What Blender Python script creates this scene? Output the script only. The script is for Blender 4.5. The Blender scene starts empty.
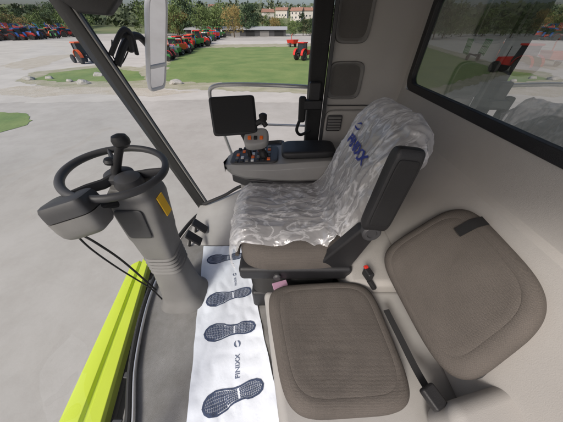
import bpy, bmesh, math, random
from mathutils import Vector, Matrix, noise
R = random.Random(7)
scene = bpy.context.scene
C = scene.collection
V = Vector
PITCH = math.radians(41.4)
CP, SP = math.cos(PITCH), math.sin(PITCH)
CH = 1.3
GZ = -2.0
# ---------------------------------------------------------------- camera
cam = bpy.data.cameras.new('camera'); cam.lens = 13.5; cam.sensor_width = 36
cam.clip_start = 0.02; cam.clip_end = 2000
co = bpy.data.objects.new('camera', cam); C.objects.link(co)
co.location = (0, 0, CH); co.rotation_euler = (math.pi/2 - PITCH, 0, 0)
scene.camera = co
def P(u, v, x=None, y=None, z=None):
    a = (u-281.5)/211; b = (211-v)/211
    d = V((a, CP+SP*b, -SP+CP*b))
    if x is not None: t = x/d.x
    elif y is not None: t = y/d.y
    else: t = (z-CH)/d.z
    return V((0, 0, CH)) + d*t
def G(u, v, z=GZ): return P(u, v, z=z)
# ---------------------------------------------------------------- materials
def mat(name, col, rough=.5, metal=0, var=.12, vscale=8, bump=0, bscale=150, col2=None, spec=.5, btype='noise', coat=0, stain=0, sfac=.8):
    m = bpy.data.materials.new(name); m.use_nodes = True
    nt = m.node_tree; N = nt.nodes; L = nt.links
    b = N['Principled BSDF']
    b.inputs['Roughness'].default_value = rough; b.inputs['Metallic'].default_value = metal
    b.inputs['Specular IOR Level'].default_value = spec
    b.inputs['Coat Weight'].default_value = coat
    tc = N.new('ShaderNodeTexCoord')
    n1 = N.new('ShaderNodeTexNoise'); n1.inputs['Scale'].default_value = vscale; n1.inputs['Detail'].default_value = 6
    L.new(tc.outputs['Object'], n1.inputs['Vector'])
    cr = N.new('ShaderNodeValToRGB'); cr.color_ramp.elements[0].position = .3; cr.color_ramp.elements[1].position = .7
    c2 = col2 or tuple(min(1, c*(1+var)) for c in col)
    c1 = col if col2 else tuple(c*(1-var) for c in col)
    cr.color_ramp.elements[0].color = (*c1, 1); cr.color_ramp.elements[1].color = (*c2, 1)
    L.new(n1.outputs['Fac'], cr.inputs['Fac']); L.new(cr.outputs['Color'], b.inputs['Base Color'])
    if stain:
        n3 = N.new('ShaderNodeTexNoise'); n3.inputs['Scale'].default_value = stain; n3.inputs['Detail'].default_value = 10; n3.inputs['Roughness'].default_value = .75
        L.new(tc.outputs['Object'], n3.inputs['Vector'])
        r3 = N.new('ShaderNodeValToRGB'); r3.color_ramp.elements[0].position = .38; r3.color_ramp.elements[1].position = .58
        r3.color_ramp.elements[0].color = (.72, .70, .67, 1); r3.color_ramp.elements[1].color = (1, 1, 1, 1)
        L.new(n3.outputs['Fac'], r3.inputs['Fac'])
        m3 = N.new('ShaderNodeMixRGB'); m3.blend_type = 'MULTIPLY'; m3.inputs['Fac'].default_value = sfac
        L.new(cr.outputs['Color'], m3.inputs[1]); L.new(r3.outputs['Color'], m3.inputs[2]); L.new(m3.outputs[0], b.inputs['Base Color'])
    if bump:
        if btype == 'voronoi':
            t = N.new('ShaderNodeTexVoronoi'); t.inputs['Scale'].default_value = bscale; out = t.outputs['Distance']
            t.inputs['Randomness'].default_value = .35
            mx = N.new('ShaderNodeMixRGB'); mx.blend_type = 'MULTIPLY'; mx.inputs['Fac'].default_value = .4
            rr = N.new('ShaderNodeValToRGB'); rr.color_ramp.elements[0].color = (1.2, 1.18, 1.15, 1); rr.color_ramp.elements[1].color = (.45, .45, .45, 1)
            rr.color_ramp.elements[0].position = .1; rr.color_ramp.elements[1].position = .75
            L.new(out, rr.inputs['Fac']); L.new(cr.outputs['Color'], mx.inputs[1]); L.new(rr.outputs['Color'], mx.inputs[2])
            L.new(mx.outputs[0], b.inputs['Base Color'])
        else:
            t = N.new('ShaderNodeTexNoise'); t.inputs['Scale'].default_value = bscale; t.inputs['Detail'].default_value = 4; out = t.outputs['Fac']
        L.new(tc.outputs['Object'], t.inputs['Vector'])
        bp = N.new('ShaderNodeBump'); bp.inputs['Strength'].default_value = bump; bp.inputs['Distance'].default_value = .002 if bscale > 20 else .05
        L.new(out, bp.inputs['Height']); L.new(bp.outputs['Normal'], b.inputs['Normal'])
    return m
def glass(name, tint, refl, rough=0.0):
    m = bpy.data.materials.new(name); m.use_nodes = True
    nt = m.node_tree; N = nt.nodes; L = nt.links
    for n in list(N):
        if n.type == 'BSDF_PRINCIPLED': N.remove(n)
    out = [n for n in N if n.type == 'OUTPUT_MATERIAL'][0]
    t = N.new('ShaderNodeBsdfTransparent'); t.inputs[0].default_value = (*tint, 1)
    g = N.new('ShaderNodeBsdfGlossy'); g.inputs['Roughness'].default_value = rough
    mx = N.new('ShaderNodeMixShader'); mx.inputs[0].default_value = refl
    L.new(t.outputs[0], mx.inputs[1]); L.new(g.outputs[0], mx.inputs[2]); L.new(mx.outputs[0], out.inputs[0])
    return m
def plastic_film(name):
    m = bpy.data.materials.new(name); m.use_nodes = True
    nt = m.node_tree; N = nt.nodes; L = nt.links
    N.remove(N['Principled BSDF']); out = [n for n in N if n.type == 'OUTPUT_MATERIAL'][0]
    tc = N.new('ShaderNodeTexCoord')
    mp = N.new('ShaderNodeMapping'); mp.inputs['Scale'].default_value = (.8, 1.5, .6); L.new(tc.outputs['Object'], mp.inputs['Vector'])
    def ridged(scale, dist, det):
        n = N.new('ShaderNodeTexNoise'); n.inputs['Scale'].default_value = scale; n.inputs['Detail'].default_value = det; n.inputs['Distortion'].default_value = dist
        L.new(mp.outputs[0], n.inputs['Vector'])
        s = N.new('ShaderNodeMath'); s.operation = 'SUBTRACT'; s.inputs[1].default_value = .5; L.new(n.outputs['Fac'], s.inputs[0])
        a = N.new('ShaderNodeMath'); a.operation = 'ABSOLUTE'; L.new(s.outputs[0], a.inputs[0]); return a
    a = ridged(11, .8, 6)
    vo = N.new('ShaderNodeTexVoronoi'); vo.feature = 'DISTANCE_TO_EDGE'; vo.inputs['Scale'].default_value = 24
    wn = N.new('ShaderNodeTexNoise'); wn.inputs['Scale'].default_value = 6; L.new(mp.outputs[0], wn.inputs['Vector'])
    va = N.new('ShaderNodeMixRGB'); va.inputs[0].default_value = .12; L.new(mp.outputs[0], va.inputs[1]); L.new(wn.outputs['Color'], va.inputs[2]); L.new(va.outputs[0], vo.inputs['Vector'])
    b1 = N.new('ShaderNodeBump'); b1.inputs['Strength'].default_value = .6; b1.inputs['Distance'].default_value = .012; L.new(a.outputs[0], b1.inputs['Height'])
    b2 = N.new('ShaderNodeBump'); b2.inputs['Strength'].default_value = .5; b2.inputs['Distance'].default_value = .008; L.new(vo.outputs['Distance'], b2.inputs['Height']); L.new(b1.outputs[0], b2.inputs['Normal'])
    mr = N.new('ShaderNodeMapRange'); mr.inputs[1].default_value = 0; mr.inputs[2].default_value = .055
    mr.inputs[3].default_value = .72; mr.inputs[4].default_value = .36; L.new(a.outputs[0], mr.inputs[0])
    df = N.new('ShaderNodeBsdfDiffuse'); df.inputs[0].default_value = (.95, .95, .98, 1); L.new(b1.outputs[0], df.inputs['Normal'])
    tl = N.new('ShaderNodeBsdfTranslucent'); tl.inputs[0].default_value = (.95, .95, .98, 1)
    m1 = N.new('ShaderNodeMixShader'); m1.inputs[0].default_value = .28
    L.new(df.outputs[0], m1.inputs[1]); L.new(tl.outputs[0], m1.inputs[2])
    t = N.new('ShaderNodeBsdfTransparent'); t.inputs[0].default_value = (.99, .99, 1, 1); mx = N.new('ShaderNodeMixShader')
    L.new(mr.outputs[0], mx.inputs[0]); L.new(t.outputs[0], mx.inputs[1]); L.new(m1.outputs[0], mx.inputs[2])
    gl = N.new('ShaderNodeBsdfGlossy'); gl.inputs['Roughness'].default_value = .16; L.new(b2.outputs[0], gl.inputs['Normal'])
    m2 = N.new('ShaderNodeMixShader'); m2.inputs[0].default_value = .13
    L.new(mx.outputs[0], m2.inputs[1]); L.new(gl.outputs[0], m2.inputs[2]); L.new(m2.outputs[0], out.inputs[0])
    return m
M = {}
M['beige'] = mat('beige_plastic', (.41, .393, .377), .55, var=.05, vscale=3, bump=.2, bscale=500)
M['beige2'] = mat('pale_panel', (.40, .386, .373), .6, var=.06, vscale=3, bump=.25, bscale=400, stain=2.5, sfac=.12)
M['felt'] = mat('ribbed_felt', (.38, .365, .35), .85, var=.10, vscale=5, bump=.5, bscale=260)
M['floor'] = mat('grey_rubber', (.23, .227, .223), .7, var=.14, vscale=7, bump=.5, bscale=300, stain=5)
M['sillm'] = mat('sill_grey', (.37, .362, .354), .6, var=.06, vscale=5, bump=.2, bscale=400, stain=6, sfac=.2)
M['black'] = mat('black_plastic', (.016, .016, .018), .5, var=.2, bump=.35, bscale=350)
M['blackm'] = mat('matte_black', (.012, .012, .013), .7, var=.2, bump=.3, bscale=300)
M['dgrey'] = mat('dark_grey_plastic', (.05, .05, .054), .5, var=.1, bump=.2, bscale=450)
M['recess'] = mat('speaker_mesh', (.12, .115, .11), .8, var=.1, bump=.6, bscale=350, btype='voronoi')
M['mgrey'] = mat('mid_grey_plastic', (.18, .176, .172), .5, var=.06, bump=.2, bscale=450, stain=7, sfac=.2)
M['lgrey'] = mat('light_grey_plastic', (.29, .285, .28), .5, var=.05, bump=.2, bscale=450)
M['seat'] = mat('brown_seat_fabric', (.120, .107, .098), .95, var=.08, vscale=9, bump=.5, bscale=300, btype='voronoi', spec=.15)
M['seat2'] = mat('brown_seat_edge', (.08, .07, .064), .9, var=.12, vscale=12, bump=.5, bscale=500, spec=.2)
M['lime'] = mat('lime_paint', (.56, .68, .045), .3, var=.03, vscale=4, coat=.4)
M['silver'] = mat('silver_metal', (.6, .6, .6), .32, metal=.8, var=.05)
M['white'] = mat('white_paint', (.72, .72, .72), .4, var=.05)
M['mirror'] = mat('mirror_glass', (.8, .82, .85), .03, metal=1, var=.01)
M['screen'] = mat('screen_glass', (.008, .009, .012), .10, var=.1, spec=.8)
M['orange'] = mat('orange_plastic', (.85, .16, .02), .4, var=.05)
M['red'] = mat('red_paint', (.55, .03, .02), .4, var=.1)
M['yellow'] = mat('yellow_sticker', (.85, .50, .02), .5, var=.05)
M['paper'] = mat('white_paper', (.76, .81, .89), .75, var=.03, vscale=4, bump=.5, bscale=50)
M['ink'] = mat('blue_grey_ink', (.045, .065, .125), .8, var=.25, vscale=60)
M['ink2'] = mat('pale_blue_ink', (.12, .15, .23), .8, var=.2, vscale=60)
M['blueink'] = mat('blue_ink', (.02, .035, .22), .6, var=.1)
M['film'] = plastic_film('clear_plastic_film')
M['glass'] = glass('window_glass', (.93, .95, .95), .05)
M['rglass'] = glass('tinted_rear_glass', (.24, .27, .27), .52)
M['asphalt'] = mat('pavement', (.37, .353, .328), .9, col2=(.455, .436, .408), vscale=.22, bump=.5, bscale=40, stain=1.2, sfac=.36)
M['road'] = mat('pale_road', (.46, .44, .41), .9, col2=(.53, .51, .475), vscale=.3, bump=.5, bscale=40, stain=.6, sfac=.25)
M['field'] = mat('field_grass', (.12, .20, .055), .95, col2=(.21, .27, .09), vscale=.45, bump=.6, bscale=4, stain=2.5, sfac=.4)
M['gravel'] = mat('gravel', (.40, .37, .30), .95, col2=(.27, .27, .17), vscale=1.1, bump=.6, bscale=8)
M['tan'] = mat('tan_gravel', (.40, .36, .29), .95, col2=(.47, .44, .39), vscale=1.5, bump=.6, bscale=8)
M['hill'] = mat('hill_green', (.10, .14, .06), .95, col2=(.17, .18, .09), vscale=.04)
M['leaf1'] = mat('leaf_green', (.05, .09, .028), .8, col2=(.14, .19, .055), vscale=.45)
M['leaf2'] = mat('leaf_yellow', (.14, .12, .035), .8, col2=(.28, .20, .07), vscale=.5)
M['leaf3'] = mat('leaf_dark', (.026, .055, .028), .8, col2=(.07, .11, .045), vscale=.5)
M['forest'] = mat('forest_leaf', (.045, .07, .04), .9, col2=(.10, .12, .06), vscale=.03)
M['bark'] = mat('bark', (.09, .07, .05), .9, bump=.5, bscale=20)
M['stone'] = mat('stone', (.34, .33, .31), .9, var=.2, vscale=3, bump=.5, bscale=20)
M['wall'] = mat('house_wall', (.50, .48, .45), .8, var=.08)
M['roof'] = mat('roof_tiles', (.27, .15, .11), .8, var=.15, vscale=2)
M['shed'] = mat('metal_roof', (.36, .37, .38), .5, var=.1)
M['dglass'] = mat('dark_glass', (.02, .03, .04), .1, var=.1)
M['tyre'] = mat('tyre', (.02, .02, .02), .85, var=.2)
M['tblue'] = mat('blue_paint', (.03, .12, .42), .4, var=.1)
M['tgreen'] = mat('green_paint', (.05, .22, .06), .4, var=.1)
M['torange'] = mat('orange_red_paint', (.60, .10, .03), .4, var=.1)
M['twhite'] = mat('pale_paint', (.6, .6, .58), .4, var=.1)
# ---------------------------------------------------------------- object helpers
def org(p):
    o = V((0, 0, 0))
    while p is not None: o += p.location; p = p.parent
    return o
def thing(name, label, cat, loc=(0, 0, 0), group=None):
    o = bpy.data.objects.new(name, None); C.objects.link(o); o.location = loc
    o.empty_display_size = .1
    o['label'] = label; o['category'] = cat
    if group: o['group'] = group
    return o
def tag(o, label, cat, group=None):
    o['label'] = label; o['category'] = cat
    if group: o['group'] = group
    return o
class MB:
    def __init__(s): s.v = []; s.f = []
    def add(s, vs, fs):
        k = len(s.v); s.v += [V(a) for a in vs]; s.f += [tuple(i+k for i in f) for f in fs]; return s
    def box(s, c, d, rot=None):
        c = V(c); x, y, z = d[0]/2, d[1]/2, d[2]/2
        vs = [V(p) for p in ((-x,-y,-z),(x,-y,-z),(x,y,-z),(-x,y,-z),(-x,-y,z),(x,-y,z),(x,y,z),(-x,y,z))]
        if rot is not None: vs = [rot @ a for a in vs]
        return s.add([a+c for a in vs], [(0,3,2,1),(4,5,6,7),(0,1,5,4),(1,2,6,5),(2,3,7,6),(3,0,4,7)])
    def prism(s, pts, ext):
        n = len(pts); pts = [V(p) for p in pts]; e = V(ext)
        fs = [tuple(range(n))[::-1], tuple(range(n, 2*n))] + [(i, (i+1) % n, n+(i+1) % n, n+i) for i in range(n)]
        return s.add(pts+[p+e for p in pts], fs)
    def hexa(s, b, t):      # bottom quad, top quad
        return s.add(list(b)+list(t), [(3,2,1,0),(4,5,6,7),(0,1,5,4),(1,2,6,5),(2,3,7,6),(3,0,4,7)])
    def loft(s, rings, cap=True, closed=True):
        n = len(rings[0]); vs = [p for r in rings for p in r]; fs = []
        for i in range(len(rings)-1):
            for j in range(n if closed else n-1):
                k = (j+1) % n
                fs.append((i*n+j, i*n+k, (i+1)*n+k, (i+1)*n+j))
        if cap and closed: fs += [tuple(range(n))[::-1], tuple(range((len(rings)-1)*n, len(rings)*n))]
        return s.add(vs, fs)
    def tube(s, pts, r, n=12, closed=False, sq=1.0):
        pts = [V(p) for p in pts]; m = len(pts)
        rs = r if isinstance(r, (list, tuple)) else [r]*m
        def tan(i):
            if closed: return (pts[(i+1) % m]-pts[(i-1) % m]).normalized()
            return (pts[min(i+1, m-1)]-pts[max(i-1, 0)]).normalized()
        t0 = tan(0); up = V((0, 0, 1)) if abs(t0.z) < .9 else V((1, 0, 0))
        nrm = (up - t0*up.dot(t0)).normalized(); rings = []
        for i in range(m):
            t = tan(i); nrm = (nrm - t*nrm.dot(t)).normalized(); bi = t.cross(nrm)
            rings.append([pts[i]+(nrm*math.cos(2*math.pi*k/n)+bi*sq*math.sin(2*math.pi*k/n))*rs[i] for k in range(n)])
        if closed: rings.append(rings[0]); return s.loft(rings, cap=False)
        return s.loft(rings)
    def lathe(s, prof, c, axis=(0, 0, 1), n=32, sx=1, sy=1):
        q = V((0, 0, 1)).rotation_difference(V(axis).normalized()); rings = []
        for r, z in prof:
            rings.append([V(c)+q @ V((r*sx*math.cos(2*math.pi*k/n), r*sy*math.sin(2*math.pi*k/n), z)) for k in range(n)])
        return s.loft(rings)
    def pad(s, c, n, T, prof=None, ne=5, K=72, dish=0, fn=None):
        c = [V(a) for a in c]; n = V(n).normalized()
        prof = prof or PROF
        def bil(a, b): return (c[0]*(1-a)*(1-b)+c[1]*(1+a)*(1-b)+c[2]*(1+a)*(1+b)+c[3]*(1-a)*(1+b))/4
        rings = []
        for r, h in prof:
            ring = []
            for k in range(K):
                th = 2*math.pi*(k+.5)/K; cx, sy = math.cos(th), math.sin(th)
                x = math.copysign(abs(cx)**(2/ne), cx)*r; y = math.copysign(abs(sy)**(2/ne), sy)*r
                hh = h*T - (dish*(1-r*r) if h > .5 else 0)
                if fn: hh += fn(x, y, r) if h > .3 else 0
                ring.append(bil(x, y)+n*hh)
            rings.append(ring)
        return s.loft(rings)
    def build(s, name, m, parent=None, smooth=True, bevel=0, seg=3, sub=0, ang=35, recalc=True):
        o0 = org(parent)
        me = bpy.data.meshes.new(name); me.from_pydata([tuple(a-o0) for a in s.v], [], s.f); me.validate()
        if recalc:
            bm = bmesh.new(); bm.from_mesh(me); bmesh.ops.remove_doubles(bm, verts=bm.verts, dist=1e-6)
            bmesh.ops.recalc_face_normals(bm, faces=bm.faces); bm.to_mesh(me); bm.free()
        me.materials.append(m)
        if smooth:
            me.polygons.foreach_set('use_smooth', [True]*len(me.polygons))
            if not bevel and not sub and ang: me.set_sharp_from_angle(angle=math.radians(ang))
        o = bpy.data.objects.new(name, me); C.objects.link(o)
        if parent is not None: o.parent = parent
        if bevel:
            b = o.modifiers.new('bevel', 'BEVEL'); b.width = bevel; b.segments = seg; b.limit_method = 'ANGLE'; b.angle_limit = math.radians(30); b.harden_normals = True
        if sub:
            b = o.modifiers.new('sub', 'SUBSURF'); b.levels = sub; b.render_levels = sub
        return o
PROF = [(0.02, 1), (.3, 1), (.6, 1), (.75, .995), (.85, .97), (.92, .92), (.965, .83), (.99, .7), (1.0, .55), (1.0, .3), (.985, .12), (.95, .03), (.9, 0), (.02, 0)]
def smoothpath(pts, n=6, closed=False):
    pts = [V(p) for p in pts]; m = len(pts); out = []
    rng = range(m if closed else m-1)
    for i in rng:
        if closed: a, b, c, d = pts[(i-1) % m], pts[i], pts[(i+1) % m], pts[(i+2) % m]
        else: a, b, c, d = pts[max(i-1, 0)], pts[i], pts[i+1], pts[min(i+2, m-1)]
        for k in range(n):
            t = k/n
            out.append(.5*((2*b)+(c-a)*t+(2*a-5*b+4*c-d)*t*t+(-a+3*b-3*c+d)*t**3))
    if not closed: out.append(pts[-1])
    return out
def dup(root, loc, rz=0, label=None, group=None, sc=1, parent=None):
    r = root.copy(); C.objects.link(r)
    if parent is None: r.location = loc; r.rotation_euler = (0, 0, rz); r.scale = (sc, sc, sc)
    else: r.parent = parent
    if label: r['label'] = label
    if group: r['group'] = group
    for ch in list(root.children): dup(ch, None, parent=r)
    return r
# ---------------------------------------------------------------- the ground
def struct(o): o['kind'] = 'structure'; return o
struct(MB().add([(-600, -300, GZ), (700, -300, GZ), (700, 900, GZ), (-600, 900, GZ)], [(0, 1, 2, 3)]).build('ground', M['asphalt'], smooth=False, recalc=False))
def sheet(name, pts, z, m, rag=1.0):
    pts = [V((p.x, p.y, z)) for p in pts]; n = len(pts); out = []
    for i in range(n):      # ragged edge
        a, b = pts[i], pts[(i+1) % n]; L_ = (b-a).length; k = max(2, min(120, int(L_/.25)))
        for j in range(k):
            p = a.lerp(b, j/k); w_ = (noise.noise(V((p.x*.9, p.y*.9, z*7)))+.6*noise.noise(V((p.x*3, p.y*3, z*7)))+.3*noise.noise(V((p.x*8, p.y*8, 1))))*min(1.3, .03*L_+.14)*rag
            out.append(p+V((w_*.6, w_, 0)))
    return struct(MB().add(out, [tuple(range(len(out)))]).build(name, m, smooth=False, recalc=False))
sheet('road', [V((-400, 12.0, 0)), V((-60, 12.0, 0)), G(40, 103), G(200, 100), G(420, 108), V((60, 11.0, 0)), V((400, 11.0, 0)), V((400, 76, 0)), V((-400, 76, 0))], GZ+.003, M['road'], .5)
sheet('gravel_patch', [G(-20, 92), G(20, 86), G(70, 86), G(130, 86), G(200, 92), G(150, 97), G(80, 94), G(30, 98)], GZ+.006, M['tan'], 1.3)
sheet('gravel_patch', [G(0, 66), G(40, 56), G(80, 54), G(60, 60), G(30, 70)], GZ+.006, M['tan'], 1.3)
sheet('gravel_verge', [G(14, 82), G(34, 72), G(108, 64), G(140, 68), G(165, 56), G(185, 45), G(420, 42), G(520, 70), G(420, 102), G(300, 93), G(240, 91), G(150, 88), G(110, 87), G(60, 88)], GZ+.010, M['gravel'], 1.4)
sheet('grass_strip', [G(34, 79), G(52, 73), G(104, 67), G(140, 72), G(146, 80), G(116, 83), G(84, 81), G(60, 82)], GZ+.014, M['field'], 1.5)
sheet('grass_field', [G(160, 81), G(168, 64), G(190, 48), G(420, 45), G(500, 70), G(420, 92), G(310, 87), G(240, 84)], GZ+.014, M['field'], 1.4)
sheet('grass_patch', [G(-60, 104), G(8, 112), G(26, 115), G(34, 120), G(24, 126), G(0, 133), G(-60, 150)], GZ+.011, M['field'], 1.4)
def hz(x, y): return GZ-.2+max(0, y-135)*.068*(.85+.3*noise.noise(V((x*.006, y*.003, 2))))+1.0*noise.noise(V((x*.03, y*.03, 5)))*min(1, max(0, y-135)/40)
def hills():
    mb = MB(); nx, ny = 110, 20; vs = []; fs = []
    for j in range(ny):
        for i in range(nx):
            x = -600+i*12; y = 135+j*20
            vs.append((x, y, hz(x, y)))
            if i < nx-1 and j < ny-1: k = j*nx+i; fs.append((k, k+1, k+nx+1, k+nx))
    return mb.add(vs, fs).build('hills', M['hill'], ang=0)
struct(hills())
r_ = random.Random(5); mb = MB()
for _ in range(4200):
    y = r_.uniform(175, 430); x = r_.uniform(-1.5, 1.2)*y
    if noise.noise(V((x*.013, y*.013, 9))) < -.22: continue
    if -.12 < x/y < .18 and y < 320: continue
    H_ = r_.uniform(5, 11); c = V((x, y, hz(x, y)))
    for _k in range(8):
        p = c+V((r_.gauss(0, 2), r_.gauss(0, 2), r_.uniform(.1, 1)*H_)); a = V((r_.gauss(0, 1), r_.gauss(0, 1), r_.gauss(0, .6))).normalized(); b = a.orthogonal().normalized(); s = r_.uniform(1.0, 2.1)
        mb.add([p-a*s, p+b*s*.7, p+a*s, p-b*s*.7], [(0, 1, 2, 3)])
fo = mb.build('far_wood', M['forest'], smooth=False, recalc=False); fo['kind'] = 'stuff'; tag(fo, 'dark mixed wood covering the distant hillside', 'wood')
# ---------------------------------------------------------------- trees
def make_tree(name, H, W, m, seed, label, group, dens=1.0):
    r = random.Random(seed)
    t = thing(name, label, 'tree', (0, 0, 0), group)
    tb = MB().tube([(0, 0, -.3), (.05, .03, H*.2), (-.05, .1, H*.45), (.05, 0, H*.8)], [.22, .17, .12, .03], 7)
    for k in range(5):
        a = r.uniform(0, 6.28); z = H*(.2+.1*k); l = W*.33
        tb.tube([(0, 0, z), (math.cos(a)*l*.5, math.sin(a)*l*.5, z+.5), (math.cos(a)*l, math.sin(a)*l, z+1.4)], [.08, .05, .02], 5)
    tb.build('trunk', M['bark'], t)
    cl = [(V((r.gauss(0, W*.2), r.gauss(0, W*.2), H*r.uniform(.18, .88))), r.uniform(.17, .29)*W) for _ in range(19)]
    mb = MB()
    for c, rad in cl:
        for _ in range(int(70*dens)):
            d = V((r.gauss(0, 1), r.gauss(0, 1), r.gauss(0, 1))).normalized()*rad*r.uniform(.55, 1.08)
            p = c+V((d.x, d.y, d.z*.8)); a = V((r.gauss(0, 1), r.gauss(0, 1), r.gauss(0, 1))).normalized(); b = a.orthogonal().normalized(); s = r.uniform(.14, .30)*(H/8)
            mb.add([p-a*s, p+b*s*.6, p+a*s, p-b*s*.6], [(0, 1, 2, 3)])
    mb.build('crown', m, t, smooth=False, recalc=False)
    return t
kinds = [make_tree('deciduous_tree', 9, 7.5, M['leaf1'], 1, 'x', 'g'),
         make_tree('autumn_tree', 8, 7, M['leaf2'], 2, 'x', 'g'),
         make_tree('dark_tree', 11, 6, M['leaf3'], 3, 'x', 'g')]
tnames = ['mid green broad tree beyond the field', 'yellowing autumn tree beyond the field', 'tall dark green tree beyond the field']
used = [0, 0, 0]
spots = []
for i in range(72): spots.append((150+i*2.5+R.uniform(-2, 2), R.uniform(106, 185), 1.12, None))
for i in range(44): spots.append((-14+i*2.5+R.uniform(-2, 2), R.uniform(130, 210), 1.2, None))
for i in range(22): spots.append((335+i*10+R.uniform(-4, 4), R.uniform(80, 130), 1.0, None))
spots += [(234, 96, 1.0, 1), (203, 104, 1.1, 0), (190, 110, 1.1, 2), (178, 108, 1.2, 0), (218, 106, 1.1, 0), (247, 108, .9, 2)]
for i, (u, y, sf, kk) in enumerate(spots):
    a = (u-281.5)/211; x = a*y/(CP+SP*.85); z = GZ if y < 135 else hz(x, y)
    k = R.choice([0, 0, 0, 2, 0, 1, 2]) if kk is None else kk; s = (R.uniform(.6, 1.1) if kk is None else 1)*sf
    if 255 < u < 318: s *= .60
    lab = tnames[k]+(' left of the front pillar' if u < 100 else (' behind the rear window' if u > 330 else ' seen above the side rail'))
    g = 'trees beyond the field, '+['green', 'autumn', 'dark'][k]+(' left' if u < 100 else (' rear' if u > 330 else ' middle'))
    if not used[k]:
        o = kinds[k]; used[k] = 1; o.location = (x, y, z); o.rotation_euler = (0, 0, R.uniform(0, 6)); o.scale = (s, s, s); o['label'] = lab; o['group'] = g
    else: dup(kinds[k], (x, y, z), R.uniform(0, 6), lab, g, s)
# ---------------------------------------------------------------- houses
def house(u, y, w, d, h, label, rz=0, wallm='wall'):
    x = (u-281.5)/211*y/(CP+SP*.915); p = V((x, y, hz(x, y)+.6))
    t = thing('house', label, 'house', p, None)
    MB().box(p+V((0, 0, h/2-1.5)), (w, d, h+3)).build('wall', M[wallm], t, smooth=False)
    rp = [p+V((-w/2-.5, -d/2-.6, h-.02)), p+V((-w/2-.5, d/2+.6, h-.02)), p+V((-w/2-.5, 0, h+d*.30))]
    rf = MB().prism(rp, (w+1, 0, 0)).build('roof', M['roof'], t, smooth=False)
    MB().box(p+V((w*.2, .8, h+d*.28)), (.8, .8, 1.8)).build('chimney', M['wall'], rf, smooth=False)
    n = max(2, int(w/3))
    for fl in range(max(1, int(h/2.8))):
        for i in range(n):
            c = p+V((-w/2+(i+.5)*w/n, -d/2-.02, 1.4+fl*2.8))
            f = MB().box(c, (1.3, .1, 1.5)).build('window', M['white'], t, smooth=False)
            MB().box(c-V((0, .06, 0)), (1.1, .04, 1.3)).build('pane', M['dglass'], f, smooth=False)
    t.rotation_euler = (0, 0, rz); return t
house(268, 265, 10, 8, 5, 'pale house with red roof at left of the hillside row', .3)
house(282, 300, 12, 8, 5, 'wide pale house with red roof in middle of hillside row', -.2)
house(297, 255, 10, 8, 5.6, 'pale house with red roof beside the black window pillar', -.3)
house(309, 285, 10, 8, 5, 'pale house with red roof partly behind the black window pillar', .1)
house(216, 345, 12, 8, 5, 'small pale house among trees left of the hillside row', .1)
house(28, 310, 12, 8, 5, 'pale house high behind the parked blue machines', .1)
def shed():
    p = G(238, 36); t = thing('storage_shed', 'long low shed with grey metal roof beyond the grass field', 'shed', p)
    w, d, h = 38, 9, 1.9
    MB().box(p+V((0, 0, h/2)), (w, d, h)).build('wall', M['dgrey'], t, smooth=False)
    MB().prism([p+V((-w/2-.6, -d/2-.8, h)), p+V((-w/2-.6, d/2+.8, h)), p+V((-w/2-.6, 0, h+1.0))], (w+1.2, 0, 0)).build('roof', M['shed'], t, smooth=False)
    for i in range(7):
        MB().box(p+V((-w/2+2.4+i*5.5, -d/2-.05, .85)), (3.4, .1, 1.6)).build('bay_door', M['mgrey'] if i % 2 else M['blackm'], t, smooth=False)
shed()
# ---------------------------------------------------------------- parked farm machines
def make_tractor(body, label, group):
    t = thing('tractor', label, 'tractor', (0, 0, 0), group)
    MB().hexa([V((.3, -.38, .75)), V((2.1, -.34, .75)), V((2.1, .34, .75)), V((.3, .38, .75))], [V((.3, -.38, 1.6)), V((2.0, -.3, 1.42)), V((2.0, .3, 1.42)), V((.3, .38, 1.6))]).build('hood', M[body], t, bevel=.06)
    MB().box((-.1, 0, .85), (3.2, .45, .3)).build('chassis', M['blackm'], t, smooth=False)
    cab = MB()
    for sx, tx in ((-1.05, -.95), (.3, .12)):
        for sy in (-.62, .62): cab.tube([(sx, sy, 1.2), (tx, sy*.95, 2.55)], .045, 6)
    cab.box((-.4, 0, 1.15), (1.4, 1.2, .14)).build('cab_frame', M['blackm'], t)
    MB().box((-.42, 0, 2.62), (1.45, 1.4, .18)).build('cab_roof', M[body], t, bevel=.06)
    MB().hexa([V((-1.0, -.58, 1.22)), V((.26, -.58, 1.22)), V((.26, .58, 1.22)), V((-1.0, .58, 1.22))], [V((-.93, -.56, 2.52)), V((.1, -.56, 2.52)), V((.1, .56, 2.52)), V((-.93, .56, 2.52))]).build('cab_window', M['dglass'], t, smooth=False)
    for sy in (-1, 1):
        f = MB(); pts = [V((-.95+.92*math.cos(a), sy*.62, .85+.92*math.sin(a))) for a in [math.pi*k/8 for k in range(9)]]
        f.loft([[p, p+V((0, sy*.45, 0)), p+V((0, sy*.45, .05)), p+V((0, 0, .05))] for p in pts]).build('fender', M[body], t, smooth=False)
        for x, r, w in ((-.95, .82, .42), (1.5, .55, .32)):
            prof = [(r*.55, -w/2), (r*.92, -w/2), (r, -w*.35), (r, w*.35), (r*.92, w/2), (r*.55, w/2)]
            ty = MB().lathe(prof, (x, sy*.82, r), (0, 1, 0), 20).build('tyre', M['tyre'], t)
            MB().lathe([(.05, -w*.3), (r*.5, -w*.3), (r*.56, -w*.52), (r*.56, w*.52), (r*.5, w*.3), (.05, w*.3)], (x, sy*.82, r), (0, 1, 0), 16).build('rim', M['twhite'], ty)
    MB().tube([(1.2, .25, 1.4), (1.2, .25, 2.4)], .04, 6).build('exhaust', M['blackm'], t)
    return t
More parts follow.
